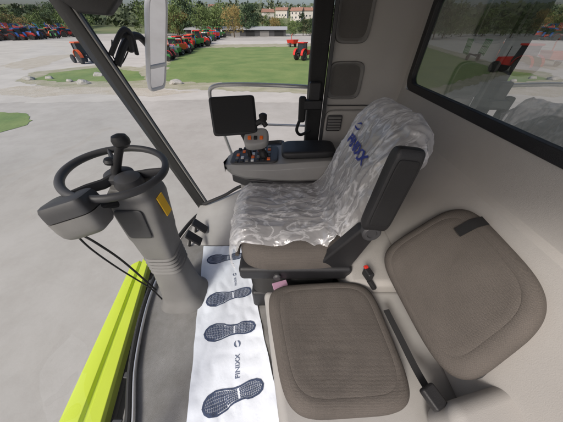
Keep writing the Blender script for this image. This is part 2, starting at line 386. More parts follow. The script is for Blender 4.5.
def make_trailer(body, label, group):
    t = thing('farm_trailer', label, 'trailer', (0, 0, 0), group)
    MB().hexa([V((-1.5, -.7, .8)), V((1.3, -.7, .8)), V((1.3, .7, .8)), V((-1.5, .7, .8))], [V((-1.7, -.95, 1.7)), V((1.4, -.95, 1.6)), V((1.4, .95, 1.6)), V((-1.7, .95, 1.7))]).build('hopper', M[body], t, bevel=.05)
    MB().tube([(-1.2, 0, .7), (2.4, 0, .55)], .07, 6).build('drawbar', M['blackm'], t)
    MB().tube([(-.6, .6, 1.6), (-.8, .9, 2.6), (-1.3, 1.0, 2.9)], .07, 6).build('spout', M[body], t)
    for sy in (-1, 1):
        ty = MB().lathe([(.25, -.16), (.45, -.16), (.5, -.1), (.5, .1), (.45, .16), (.25, .16)], (-.2, sy*.95, .5), (0, 1, 0), 18).build('tyre', M['tyre'], t)
        MB().lathe([(.04, -.1), (.27, -.17), (.27, .17), (.04, .1)], (-.2, sy*.95, .5), (0, 1, 0), 14).build('rim', M['twhite'], ty)
    return t
def make_harrow(body, label, group):
    t = thing('folded_harrow', label, 'harrow', (0, 0, 0), group)
    fr = MB(); fr.tube([(-1.6, 0, .6), (1.6, 0, .6)], .08, 6)
    for s_ in (-1, 1): fr.tube([(-.9, s_*.5, .6), (.9, s_*.5, .6)], .06, 6); fr.tube([(0, 0, .6), (0, s_*.9, .7)], .06, 6)
    fr.build('frame', M['blackm'], t)
    for s_ in (-1, 1):
        w_ = MB()
        for k in range(5): w_.tube([(-1.2+k*.6, s_*.9, .6), (-1.2+k*.6, s_*1.05, 2.3)], .05, 5)
        for k in range(3): w_.tube([(-1.3, s_*(.92+.05*k), .8+k*.7), (1.3, s_*(.92+.05*k), .8+k*.7)], .06, 5)
        w_.build('wing', M[body], t)
        MB().lathe([(.04, -.12), (.36, -.12), (.4, -.06), (.4, .06), (.36, .12), (.04, .12)], (-.6, s_*.6, .4), (0, 1, 0), 16).build('wheel', M['tyre'], t)
    return t
protos = {}
def place_tractor(body, u, v, rz, label, group, sc=1.0, mk=None):
    p = G(u, v); mk = mk or make_tractor; key = (body, mk.__name__)
    if key not in protos:
        o = mk(body, label, group); protos[key] = o; o.location = p; o.rotation_euler = (0, 0, rz); o.scale = (sc,)*3; return o
    return dup(protos[key], p, rz, label, group, sc)
place_tractor('torange', 86, 63, 2.6, 'small orange red tractor parked alone at left end of grass strip', 'orange farm machines', .72)
nmd = {'tblue': 'blue', 'torange': 'orange', 'twhite': 'pale', 'red': 'red', 'tgreen': 'green'}
mks = [(make_tractor, 'tractor'), (make_trailer, 'trailer'), (make_harrow, 'harrow')]
cols = ['tblue', 'torange', 'tblue', 'tgreen', 'tblue', 'red', 'tblue', 'tblue', 'twhite', 'tblue', 'torange', 'red', 'tgreen']
for i in range(84):
    c = cols[(i*5) % 13]; row = i % 3; mk, kn = mks[(i*7) % 3]
    rn = ['front', 'middle', 'rear'][row]
    place_tractor(c, -9+i*1.04, 41-.05*i-row*2.9+R.uniform(-.8, .8), R.uniform(0, 3), 'far %s %s in the %s parked row left of the front pillar' % (nmd[c], kn, rn), '%s %ss in the far %s row' % (nmd[c], kn, rn), .9+.35*row+R.uniform(-.2, .2), mk)
cols = ['tgreen', 'red', 'tgreen', 'tgreen', 'torange', 'tgreen', 'red', 'tblue', 'tgreen', 'red', 'twhite']
for i in range(56):
    c = cols[(i*3) % 11]; mk, kn = mks[(i*5+i//3) % 3]
    place_tractor(c, 163+i*1.05+(i % 2)*3, 61-i*.43-(i % 2)*2+R.uniform(-1, 1), R.uniform(0, 3.1), '%s %s in the slanting row right of the wing mirror' % (nmd[c], kn), '%s %ss in the slanting row' % (nmd[c], kn), .56+.008*i+R.uniform(-.12, .12), mk)
place_tractor('red', 303, 60, .9, 'red tractor parked beside the black window pillar', 'red tractor by pillar', .66)
place_tractor('red', 292, 47, 2.2, 'small red trailer at the right edge of the grass field', 'red trailer', .7, make_trailer)
place_tractor('red', 510, 74, 1.9, 'red tractor seen through the tinted rear window', 'red tractor behind', .8)
place_tractor('tgreen', 470, 60, 1.2, 'green harrow seen through the tinted rear window', 'green harrow behind', .9, make_harrow)
place_tractor('torange', 545, 66, 1.2, 'orange trailer seen through the tinted rear window', 'orange trailer behind', .8, make_trailer)
for i, (u, v, s, lab) in enumerate([(30, 80, .28, 'leftmost grey boulder on the field verge'), (50, 79, .2, 'small grey boulder second from left on the verge'), (84, 84, .3, 'pale boulder on verge below the orange tractor'),
                  (99, 76, .3, 'large grey boulder on the verge near the front pillar'), (70, 82, .16, 'tiny boulder between two larger ones on the left verge'), (176, 84, .32, 'grey boulder on verge just right of the wing mirror')]):
    p = G(u, v); bm = bmesh.new(); bmesh.ops.create_icosphere(bm, subdivisions=3, radius=s)
    for w in bm.verts:
        q = w.co*(1+.35*noise.noise(w.co*2.2/s*.6+V((i*3, 0, 0)))); w.co = V((q.x*1.5, q.y, max(q.z*.7, -.1)))
    me = bpy.data.meshes.new('boulder'); bm.to_mesh(me); bm.free(); me.materials.append(M['stone'])
    o = bpy.data.objects.new('boulder', me); C.objects.link(o); o.location = p+V((0, 0, .08)); tag(o, lab, 'boulder')
# ---------------------------------------------------------------- the cab
cab = thing('harvester_cab', 'pale grey and black harvester cab interior with large windows and lime front panel', 'vehicle cab')
FR = [(-.58, -.15), (-.64, .06), (-.75, .3), (-.835, .63), (-.845, .95), (-.79, 1.28), (-.70, 1.50)]
frs = smoothpath([V((a, b, 0)) for a, b in FR], 6)
fl = [V((p.x, p.y, -.08)) for p in frs]+[V((.8, 1.5, -.08)), V((.8, -.15, -.08))]
MB().prism(fl, (0, 0, .08)).build('floor', M['floor'], cab, bevel=.01)
MB().tube([p+V((-.012, 0, .012)) for p in frs], .016, 10).build('floor_edge_seal', M['blackm'], cab)
MB().tube([p+V((.012, 0, .02)) for p in frs[:26]], .008, 10).build('floor_trim', M['silver'], cab)
s = MB(); rings = []
for i in range(13):
    x = -.74+i*.085; zt = .07+.22*min(1, max(0, (x+.70)/.45))**1.2
    rings.append([V((x, 1.06, -.005)), V((x, 1.10, .012+zt*.05)), V((x, 1.26, .02+zt*.35)), V((x, 1.36, zt*.8)), V((x, 1.42, zt)), V((x, 1.495, zt)), V((x, 1.495, -.05))])
s.loft(rings).build('door_sill', M['sillm'], cab)
MB().tube(smoothpath([V((-.70, 1.46, .095)), V((-.5, 1.46, .19)), V((-.27, 1.46, .31)), V((.18, 1.46, .32))]), .014, 8).build('door_seal', M['black'], cab)
def beam(mb, p0, p1, w, d, side=(0, 1, 0)):
    p0, p1 = V(p0), V(p1); ax = (p1-p0).normalized(); s = V(side); s = (s-ax*s.dot(ax)).normalized(); q = ax.cross(s)
    r = lambda p: [p+s*d/2+q*w/2, p-s*d/2+q*w/2, p-s*d/2-q*w/2, p+s*d/2-q*w/2]
    return mb.hexa(r(p0), r(p1))
beam(MB(), (-.715, 1.50, .03), (-1.14, 1.50, 1.5), .092, .06).build('front_pillar', M['blackm'], cab, bevel=.014)
beam(MB(), (-.665, 1.475, .06), (-1.078, 1.475, 1.48), .012, .02).build('pillar_trim', M['mgrey'], cab, bevel=.003)
beam(MB(), (-.58, -.15, .0), (-1.0, -.15, 1.5), .055, .06).build('front_pillar', M['blackm'], cab, bevel=.012)
MB().prism([V((-1.14, 1.45, 1.5)), V((-1.12, 1.45, 1.42)), V((-1.02, 1.45, 1.345)), V((-.88, 1.45, 1.335)), V((-.80, 1.45, 1.39)), V((-.76, 1.45, 1.5))], (0, .06, 0)).build('header_corner', M['black'], cab, bevel=.012)
g = MB(); g.loft([[p+V((-.01, 0, .03)) for p in frs], [p+V((-.41, 0, 1.46)) for p in frs]], closed=False, cap=False).build('windscreen', M['glass'], cab, recalc=False)
top = [V((p.x-.42, p.y, 1.50)) for p in frs]+[V((.8, 1.54, 1.5)), V((.8, -.2, 1.5))]
MB().prism(top, (0, 0, .12)).build('roof', M['beige'], cab, bevel=.02)
MB().box((.215, 1.50, .88), (.10, .07, 1.24)).build('rear_door_pillar', M['blackm'], cab, bevel=.012)
MB().box((.278, 1.475, .9), (.02, .03, 1.2)).build('pillar_trim', M['dgrey'], cab, bevel=.004)
MB().prism([V((.285, 1.50, .0)), V((.80, 1.50, 0)), V((.80, 1.50, 1.5)), V((.285, 1.50, 1.5))], (0, .04, 0)).build('rear_side_panel', M['beige'], cab, bevel=.008)
MB().pad([(.285, 1.5, .28), (.66, 1.5, .28), (.66, 1.5, .88), (.285, 1.5, .88)], (0, -1, 0), .045, ne=9).build('lower_side_panel', M['beige2'], cab)
vt = MB().pad([(.30, 1.452, .755), (.40, 1.452, .755), (.40, 1.452, .86), (.30, 1.452, .86)], (0, -1, 0), .012, ne=8).build('air_vent', M['dgrey'], cab)
sl = MB()
for k in range(5): sl.box((.35, 1.438, .772+k*.018), (.084, .012, .005), Matrix.Rotation(.4, 3, 'X'))
sl.build('vent_slats', M['lgrey'], vt, smooth=False)
MB().tube([V((.30, 1.492, .905)), V((.70, 1.492, .905))], .004, 6).build('panel_seam', M['dgrey'], cab)
def recess(x0, x1, z0, z1, name):
    c = [(x0, 1.497, z0), (x1, 1.497, z0), (x1, 1.497, z1), (x0, 1.497, z1)]
    o = MB().pad(c, (0, -1, 0), .012, prof=[(.80, 0), (.86, .5), (.93, 1), (.99, 1), (1.02, .6), (1.03, 0)], ne=5)
    o = o.build(name, M['mgrey'], cab)
    MB().pad([(a, 1.4965, b) for a, _, b in c], (0, -1, 0), .002, prof=[(.02, 1), (.5, 1), (.9, 1), (.91, 0), (.02, 0)], ne=5).build('mesh_insert', M['recess'], o)
recess(.29, .475, 1.225, 1.46, 'speaker_panel')
recess(.285, .49, .945, 1.14, 'speaker_panel')
MB().box((.20, 1.435, 1.0), (.07, .05, .10)).build('latch', M['black'], cab, bevel=.01)
MB().box((.19, 1.42, .93), (.12, .05, .055)).build('latch', M['black'], cab, bevel=.01)
MB().box((.13, 1.42, .90), (.045, .05, .15)).build('latch_handle', M['blackm'], cab, bevel=.015)
MB().tube(smoothpath([V((.12, 1.42, .84)), V((.10, 1.40, .78)), V((.13, 1.42, .74)), V((.19, 1.44, .76))]), .010, 8).build('latch_lever', M['blackm'], cab)
prof = [(.585, 0), (.585, .46), (.60, .52), (.66, .70), (.70, .80), (.715, .835), (.735, .85), (.742, .88), (.748, .96), (.752, 1.01), (.80, 1.01), (.80, 0)]
MB().loft([[V((x, -.15, z)) for x, z in prof], [V((x, 1.50, z)) for x, z in prof]]).build('rear_wall', M['beige2'], cab, ang=28)
MB().box((.775, 1.485, 1.25), (.05, .05, .5)).build('rear_wall_corner', M['beige'], cab, bevel=.01)
MB().box((.775, .6, 1.475), (.05, 1.7, .05)).build('rear_header', M['beige'], cab, bevel=.01)
def rrect(y0, y1, z0, z1, r, x, n=8):
    pts = []
    for cy, cz, a0 in ((y1-r, z1-r, 0), (y0+r, z1-r, 90), (y0+r, z0+r, 180), (y1-r, z0+r, 270)):
        for k in range(n+1):
            a = math.radians(a0+90*k/n); pts.append(V((x, cy+r*math.cos(a), cz+r*math.sin(a))))
    return pts
oo = rrect(-.12, 1.46, 1.012, 1.455, .07, .745); ii = rrect(-.08, 1.42, 1.048, 1.415, .05, .745)
oo2 = [p+V((.03, 0, 0)) for p in oo]; ii2 = [p+V((.03, 0, 0)) for p in ii]
f = MB(); f.loft([ii, oo, oo2, ii2, ii], cap=False)
wf = f.build('rear_window_frame', M['black'], cab, bevel=.004)
gl = rrect(-.09, 1.43, 1.042, 1.42, .05, .762)
MB().add(gl, [tuple(range(len(gl)))]).build('rear_window_glass', M['rglass'], wf, smooth=False, recalc=False)
MB().prism([V((.03, -.15, .01)), V((.60, -.15, .01)), V((.60, .50, .01)), V((-.085, .50, .01))], (0, 0, .36)).build('bench_plinth', M['sillm'], cab, bevel=.03, seg=4)
MB().prism([V((.30, .49, .01)), V((.60, .49, .01)), V((.60, 1.3, .01)), V((.36, 1.3, .01))], (0, 0, .42)).build('rear_shelf', M['felt'], cab, bevel=.03, seg=4)
MB().prism([V((.42, -.25, .38)), V((.90, -.25, .38)), V((.90, .235, .38)), V((.62, .125, .38)), V((.44, .085, .38))], (0, 0, .175)).build('side_ledge', M['beige2'], cab, bevel=.035, seg=6)
# lower front body
lp = [P(57, 422, z=-.2), P(130, 265, z=-.2), P(151, 256, z=-.2), P(104, 422, z=-.2)]
d0 = (lp[0]-lp[1]).normalized(); lp[0] += d0*.3; d1 = (lp[3]-lp[2]).normalized(); lp[3] += d1*.3
A = lambda t: (lp[0].lerp(lp[3], t), lp[1].lerp(lp[2], t))
lm = MB(); rr = []
for e in (0, 1):
    rr.append([A(0)[e]+V((0, 0, -.06)), A(0)[e]+V((0, 0, -.012)), A(.10)[e], A(.46)[e]+V((0, 0, .004)), A(.50)[e]+V((0, 0, -.016)), A(.60)[e]+V((0, 0, -.016)), A(.64)[e]+V((0, 0, .008)), A(.95)[e]+V((0, 0, .010)), A(1)[e]+V((0, 0, -.006)), A(1)[e]+V((0, 0, -.06))])
lm.loft(rr).build('lime_front_panel', M['lime'], cab, bevel=.003, seg=2)
MB().prism([p+V((0, 0, -.4)) for p in lp], (0, 0, .33)).build('front_beam', M['blackm'], cab, bevel=.01)
MB().prism([lp[3]+V((.015, 0, -.12)), lp[2]+V((.015, 0, -.12)), V((-.72, 1.4, -.32)), V((-.5, -.15, -.32))], (0, 0, .05)).build('underfloor_cover', M['blackm'], cab, bevel=.01)
for i in range(5):
    q = lp[3].lerp(lp[2], .22+i*.15)+V((.06, 0, -.04))
    MB().box(q, (.05, .03, .07)).box(q+V((.03, 0, -.02)), (.06, .12, .02)).build('bracket', M['dgrey'], cab, bevel=.005)
MB().tube([lp[3].lerp(lp[2], .05)+V((.10, 0, -.02)), lp[3].lerp(lp[2], .85)+V((.07, 0, -.02))], .012, 8).build('hose', M['mgrey'], cab)
# ---------------------------------------------------------------- exterior rail
rail = thing('hand_rail', 'pale metal tube rail outside the far side window', 'rail', (-.2, 1.64, .2))
pts = smoothpath([P(246, 196, y=1.62), P(236, 165, y=1.62), P(218, 118, y=1.62), P(210, 95, y=1.62), P(214, 86.5, y=1.62), P(232, 84.5, y=1.62), P(268, 85, y=1.62), P(310, 87, y=1.62)], 6)
MB().tube(pts, .0125, 10).build('tube', M['silver'], rail)
MB().tube([P(219, 120, y=1.62), P(250, 124, y=1.62), P(310, 126, y=1.62)], .008, 8).build('cross_bar', M['silver'], rail)
MB().box(P(246, 196, y=1.60), (.05, .06, .04)).build('foot_bracket', M['black'], rail, bevel=.006)
# ---------------------------------------------------------------- wing mirror
mir = thing('wing_mirror', 'tall wing mirror in pale frame hanging outside the front pillar', 'mirror', P(158, 45, y=1.72))
a1 = P(148, -8, y=1.66); a2 = P(168, -8, y=1.76); a3 = P(171, 90, y=1.76); a4 = P(150, 93, y=1.66)
nn = (a2-a1).cross(a4-a1).normalized()
if nn.y > 0: nn = -nn
a3 = a2+(a4-a1)
hs = MB().pad([a4-nn*.05, a3-nn*.05, a2-nn*.05, a1-nn*.05], nn, .05, ne=7, prof=[(.02, .9), (.9, .9), (.93, 1.1), (.98, 1.1), (1, .9), (1, .4), (.9, .05), (.7, -.3), (.02, -.4)]).build('housing', M['white'], mir)
q = [a4, a3, a2, a1]; cc = sum(q, V())/4
def flat(c4, s_, off, ne=8, K=64):
    c4 = [cc+(p-cc)*s_+nn*off for p in c4]; out = []
    for k in range(K):
        th = 2*math.pi*(k+.5)/K; x = math.copysign(abs(math.cos(th))**(2/ne), math.cos(th)); y = math.copysign(abs(math.sin(th))**(2/ne), math.sin(th))
        out.append((c4[0]*(1-x)*(1-y)+c4[1]*(1+x)*(1-y)+c4[2]*(1+x)*(1+y)+c4[3]*(1-x)*(1+y))/4)
    return out
MB().add(flat(q, .90, -.002), [tuple(range(64))]).build('mirror_glass', M['mirror'], mir, smooth=False, recalc=False)
xm = (a2-a1).normalized(); zm = (a1-a4).normalized()
Rm = Matrix((xm, nn, zm)).transposed()
MB().box(cc+(a4-a1)*.2+nn*.002, ((a2-a1).length*.92, .012, .018), Rm).build('divider', M['white'], mir, bevel=.003)
MB().tube(smoothpath([V((-.98, 1.52, 1.12)), P(126, 42, y=1.6), P(138, 36, y=1.68), P(150, 48, y=1.76)]), .020, 10).build('arm', M['black'], mir)
MB().tube(smoothpath([V((-.98, 1.5, 1.17)), P(122, 31, y=1.58), P(131, 34, y=1.62), P(137, 54, y=1.66)]), .013, 10).build('hinge', M['black'], mir)
MB().box(P(128, 42, y=1.62), (.06, .05, .10), Matrix.Rotation(.3, 3, 'Y')).build('pivot_block', M['black'], mir, bevel=.018)
MB().tube(smoothpath([P(112, 40, y=1.56), P(113, 56, y=1.56), P(121, 64, y=1.56), P(128, 52, y=1.58)]), .0035, 8).build('cable', M['blackm'], mir)
# ---------------------------------------------------------------- steering column
sc_ = thing('steering_column', 'grey steering column carrying a dark wheel with round spinner knob', 'steering column', (-.62, .66, 0))
WC = P(117, 170, y=.84)
ax = V((.10, -.05, 1)).normalized()
base = V((-.615, .665, 0))
HB = V((-.69, .80, .68))
def ringc(c, rx, ry, n=28, e=3.0, tilt=V((0, 0, 1)), rot=0):
    q = V((0, 0, 1)).rotation_difference(tilt); out = []
    for k in range(n):
        a = 2*math.pi*k/n; x = math.copysign(abs(math.cos(a))**(2/e), math.cos(a))*rx; y = math.copysign(abs(math.sin(a))**(2/e), math.sin(a))*ry
        p = V((x, y, 0)); p.rotate(Matrix.Rotation(rot, 3, 'Z').to_euler()); out.append(V(c)+q @ p)
    return out
b = MB(); rr = []
for i, (t, rx, ry) in enumerate([(0, .135, .125), (.02, .132, .122), (.06, .112, .104), (.12, .102, .095), (.22, .095, .088), (.34, .089, .081), (.42, .083, .076), (.50, .078, .072)]):
    rr.append(ringc(base.lerp(HB, t), rx, ry, e=3.4))
b.loft(rr).build('lower_boot', M['mgrey'], sc_)
fl_ = MB()
for k in range(5):
    c = base.lerp(HB, .40+k*.033); fl_.loft([ringc(c+V((0, 0, -.010)), .080, .074, e=4), ringc(c, .089, .081, e=4), ringc(c+V((0, 0, .010)), .080, .074, e=4)])
fl_.build('bellows', M['mgrey'], sc_)
b = MB(); rr = []
for t, rx, ry, off in [(.53, .074, .068, 0), (.56, .082, .074, 0), (.70, .089, .079, .0), (.74, .095, .083, .0), (.90, .102, .088, .006), (1.02, .108, .09, .012), (1.06, .104, .086, .014), (1.12, .07, .07, .014)]:
    rr.append(ringc(base.lerp(HB, t)+V((off, 0, 0)), rx, ry, e=5.5, n=44, tilt=ax))
b.loft(rr).build('upper_housing', M['mgrey'], sc_)
hd = (HB-base).normalized()
MB().pad([HB-hd*.16+V((-.06, -.084, 0)), HB-hd*.16+V((.05, -.084, 0)), HB-hd*.0+V((.065, -.091, 0)), HB-hd*.0+V((-.065, -.091, .0))], (0.05, -1, 0), .009, ne=9).build('side_cover', M['dgrey'], sc_)
MB().box(HB-hd*.03+V((.122, -.01, 0)), (.006, .05, .11), Matrix.Rotation(-.1, 3, 'Y')).build('warning_sticker', M['yellow'], sc_, bevel=.002)
MB().lathe([(.055, 0), (.06, .03), (.05, .06), (.03, .07)], HB+ax*.06, ax, 24).build('hub_neck', M['dgrey'], sc_)
wheel = MB(); q = V((0, 0, 1)).rotation_difference(ax); RW = .20
wheel.tube([WC+q @ V((RW*math.cos(a), RW*math.sin(a), 0)) for a in [2*math.pi*k/72 for k in range(72)]], .0165, 14, closed=True)
wh = wheel.build('steering_wheel', M['dgrey'], sc_)
hubc = WC-ax*.03
MB().lathe([(.01, -.06), (.05, -.06), (.062, -.01), (.06, .012), (.045, .022), (.01, .024)], hubc, ax, 28).build('hub', M['dgrey'], wh)
for ang in (8, 128, 248):
    a = math.radians(ang)
    MB().tube([hubc, hubc+q @ V((.08*math.cos(a), .08*math.sin(a), .002)), WC+q @ V((.14*math.cos(a), .14*math.sin(a), -.012)), WC+q @ V((RW*math.cos(a), RW*math.sin(a), 0))], [.026, .024, .021, .015], 10, sq=.55).build('spoke', M['dgrey'], wh)
kb = WC+V((.0, -.01, 0)); kt = P(121, 141, y=.83)
MB().tube([kb-V((0, 0, .02)), kb, kb.lerp(kt, .5), kt], [.026, .02, .016, .015], 12).build('knob_stem', M['black'], wh)
MB().lathe([(.006, -.028), (.018, -.026), (.032, -.010), (.033, .006), (.026, .022), (.008, .029)], kt, (0, 0, 1), 24).build('spinner_knob', M['black'], wh)
MB().lathe([(.004, 0), (.024, .006), (.026, .016), (.02, .026), (.006, .03)], kb+V((0, 0, .035)), (.2, 0, 1), 20).build('stalk_collar', M['black'], wh)
# pod
pod = thing('round_work_light', 'grey boxy lamp pod left of the steering column under the wheel', 'lamp', P(80, 215, y=.62))
pc = P(78, 212, y=.62); pdn = V((.22, -.12, -.92)).normalized()
pr = []
for t, r1, r2 in [(-.068, .03, .02), (-.067, .066, .050), (-.062, .075, .058), (-.050, .080, .063), (-.030, .082, .065), (-.004, .083, .066)]:
    pr.append(ringc(pc+pdn*t, r1, r2, e=5.5, n=48, tilt=-pdn, rot=.25))
MB().loft(pr).build('lens_housing', M['dgrey'], pod)
pr = []
for t, r1, r2 in [(.0, .0845, .0675), (.04, .0845, .067), (.065, .081, .064), (.082, .072, .056), (.09, .058, .045), (.092, .02, .02)]:
    pr.append(ringc(pc+pdn*t, r1, r2, e=5.0, n=48, tilt=-pdn, rot=.25))
MB().loft(pr).build('back_shell', M['mgrey'], pod)
MB().tube(smoothpath([pc+V((.06, .02, .0)), P(102, 206, y=.66), P(120, 203, y=.74)]), .018, 10).build('bracket_arm', M['black'], pod)
MB().tube(smoothpath([P(72, 230, y=.60), P(90, 248, y=.60), P(118, 268, y=.60), P(150, 288, y=.62), V((-.74, .62, .02))]), .004, 8).build('cable', M['blackm'], pod)
MB().tube(smoothpath([P(84, 236, y=.60), P(98, 244, y=.60), P(124, 262, y=.62), P(156, 290, y=.64)]), .005, 8).build('cable', M['blackm'], pod)
# pedals
ped = thing('foot_pedals', 'black foot pedals on the floor behind the steering column', 'pedal', P(197, 240, z=.05))
for u, v in ((200, 226), (194, 238)):
    c = P(u, v, z=.10); MB().box(c, (.02, .07, .13), Matrix.Rotation(-.7, 3, 'Y')).build('pedal', M['black'], ped, bevel=.006)
    MB().tube([c-V((.03, 0, 0)), c+V((-.06, 0, -.09))], .01, 8).build('pedal_arm', M['blackm'], ped)
# ---------------------------------------------------------------- driver seat
ds = thing('driver_seat', 'brown fabric driver seat with black base, under clear plastic wrap', 'seat', (.05, .83, 0))
YC = .83
MB().box((.06, YC, .09), (.46, .50, .16)).build('suspension_foot', M['black'], ds, bevel=.02)
bl = MB(); 
for k in range(5):
    z = .17+k*.045; bl.loft([ringc((.06, YC-.01, z), .215, .235, e=7), ringc((.06, YC-.01, z+.022), .23, .25, e=7), ringc((.06, YC-.01, z+.045), .215, .235, e=7)])
bl.build('bellows', M['blackm'], ds)
MB().box((.065, YC, .42), (.53, .575, .085)).build('seat_frame', M['black'], ds, bevel=.02)
MB().pad([(-.20, .545, .43), (.33, .555, .43), (.33, 1.10, .43), (-.20, 1.11, .43)], (0, 0, 1), .14, ne=5, dish=.015, prof=[(.02, 1), (.3, 1), (.6, 1), (.75, .99), (.86, .95), (.93, .86), (.975, .7), (1, .5), (1, .2), (.98, .02), (.02, 0)]).build('seat_cushion', M['seat'], ds)
MB().tube([(-.205+.0, .6, .50), (-.207, .83, .50), (-.205, 1.06, .50)], .01, 8).build('front_piping', M['seat2'], ds)
BN = V((-.95, 0, .30)).normalized()
bc = [V((.355, .60, .56)), V((.355, 1.06, .56)), V((.455, .985, 1.005)), V((.455, .655, 1.005))]
MB().pad(bc, BN, .09, ne=5, dish=.015).build('backrest', M['seat'], ds)
MB().pad([p-BN*.002 for p in bc], -BN, .03, ne=5).build('backrest_shell', M['black'], ds)
ar0 = P(374, 224, y=.53); ar1 = P(411, 147, y=.56)
axr = (ar1-ar0).normalized(); pn = axr.cross(V((0, 1, 0))).normalized(); dn_ = axr.cross(pn).normalized()
if dn_.y > 0: dn_ = -dn_
am = MB().pad([ar0-pn*.048-dn_*.02-axr*.02, ar0+pn*.048-dn_*.02-axr*.02, ar1+pn*.046-dn_*.02, ar1-pn*.046-dn_*.02], dn_, .045, ne=8, prof=[(.02, .97), (.4, 1), (.8, .99), (.92, .93), (.98, .8), (1, .62), (1, .35), (.97, .1), (.9, 0), (.02, 0)]).build('armrest', M['black'], ds)
MB().pad([ar0-pn*.036+dn_*.0245+axr*.01, ar0+pn*.036+dn_*.0245+axr*.01, ar1+pn*.034+dn_*.0245-axr*.03, ar1-pn*.034+dn_*.0245-axr*.03], dn_, .005, ne=8).build('textured_pad', M['blackm'], am)
MB().lathe([(.01, -.02), (.030, -.02), (.034, -.01), (.034, .012), (.028, .018), (.018, .018), (.016, .012), (.006, .012)], ar0-axr*.035-dn_*.0, dn_, 28).build('armrest_hinge', M['dgrey'], ds)
MB().hexa([ar0-axr*.03+V((-.035, .0, 0)), ar0-axr*.03+V((.04, .0, 0)), ar0-axr*.03+V((.04, .05, 0)), ar0-axr*.03+V((-.035, .05, 0))][::-1],
          [V((.15, .56, .45)), V((.32, .56, .45)), V((.32, .61, .45)), V((.15, .61, .45))][::-1]).build('armrest_bracket', M['black'], ds, bevel=.012)
MB().lathe([(.008, 0), (.016, 0), (.019, .012), (.014, .02)], (-.02, .543, .42), (0, -1, 0), 18).build('adjuster_knob', M['dgrey'], ds)
# ---------------------------------------------------------------- clear plastic cover
path = smoothpath([V((-.262, 0, .38)), V((-.256, 0, .45)), V((-.236, 0, .545)), V((-.17, 0, .588)), V((0, 0, .585)), V((.17, 0, .588)), V((.232, 0, .622)), V((.258, 0, .69)), V((.295, 0, .82)), V((.333, 0, .93)), V((.37, 0, 1.01)), V((.42, 0, 1.055)), V((.465, 0, 1.055)), V((.505, 0, 1.0)), V((.505, 0, .90)), V((.485, 0, .80))], 9)
NP = len(path)-1
def cover_raw(a, t):
    fa = max(0, min(.9999, a))*NP; i = int(fa); f_ = fa-i
    p = path[i].lerp(path[i+1], f_); tg = (path[min(i+2, NP)]-path[max(i-1, 0)]).normalized()
    n = V((-tg.z, 0, tg.x)); 
    k = min(1, max(0, (a-.42)/.12)); k = k*k*(3-2*k)
    y1 = 1.14*(1-k)+1.12*k-.11*max(0, a-.55)*2; y0 = .605*(1-k)+.565*k+.075*max(0, a-.55)*2
    s_ = abs(t)**6
    y = (y0+y1)/2+(y1-y0)/2*t
    drop = (.09 if t > 0 else .035+.05*k)*s_
    return V((p.x, y, p.z))-n*drop, n
def rdg(p, g=2.2): return max(0, 1-abs(noise.noise(p))*g)
def cover_pt(a, t, off=0, det=1):
    p, n = cover_raw(a, t)
    warp = noise.noise(p*5)*1.3
    w = noise.noise(p*6)*.012
    ang = math.atan2(p.z-.55, .5-p.x)
    f1_ = rdg(V((ang*2.0+warp*.5, p.y*8+warp, 2.0)))**4
    f2_ = rdg(V((p.y*14+warp*1.2, p.z*5, p.x*6)), 2.6)**3
    f3_ = rdg(V((p.y*26+warp*2, p.z*15+warp, p.x*17)), 2.6)**2
    f4_ = rdg(V((p.y*24-warp*2, p.z*34, p.x*36)), 2.6)**2
    e = .012*(max(0, abs(t)-.7)/.3)*noise.noise(V((a*22, t*3, 1)))*2.4
    sp = .02*max(0, .12-a)/.12*noise.noise(V((t*6, 1, 1)))
    return p+n*(.003+abs(w)+.009*f1_+.006*f2_+.003*f3_+.0018*f4_+off)+V((sp, e*.6, e))
NA, NT = 250, 150; vs = []; fs = []
for i in range(NA):
    for j in range(NT):
        vs.append(cover_pt(i/(NA-1), -1+2*j/(NT-1)))
        if i < NA-1 and j < NT-1: k = i*NT+j; fs.append((k, k+1, k+NT+1, k+NT))
cov = thing('plastic_seat_cover', 'wrinkled milky plastic cover draped over the driver seat, printed with a blue name', 'seat cover', (.05, .83, .6))
MB().add(vs, fs).build('film', M['film'], cov, ang=0, recalc=False)
def text_mesh(txt, size, bold=.0):
    cu = bpy.data.curves.new('t', 'FONT'); cu.body = txt; cu.size = size; cu.align_x = 'LEFT'; cu.offset = bold; cu.resolution_u = 2
    o = bpy.data.objects.new('t', cu); C.objects.link(o); bpy.context.view_layer.update()
    dg = bpy.context.evaluated_depsgraph_get(); me = bpy.data.meshes.new_from_object(o.evaluated_get(dg))
    bm = bmesh.new(); bm.from_mesh(me); bmesh.ops.triangulate(bm, faces=bm.faces)
    for _ in range(3):
        le = [e for e in bm.edges if e.calc_length() > size*.1]
        if le: bmesh.ops.subdivide_edges(bm, edges=le, cuts=2); bmesh.ops.triangulate(bm, faces=bm.faces)
    v_ = [v.co.copy() for v in bm.verts]; bm.verts.index_update(); f_ = [tuple(v.index for v in f.verts) for f in bm.faces]
    bm.free(); C.objects.unlink(o); bpy.data.objects.remove(o); return v_, f_
tv, tf = text_mesh('FINIXX', .088, .0036)
def onback(p): return cover_pt(.575+p.y*.40, (.965-p.x*.90-.8425)/.2775, .0045)
MB().add([onback(p) for p in tv], tf).build('printed_name', M['blueink'], cov, smooth=False, recalc=False)
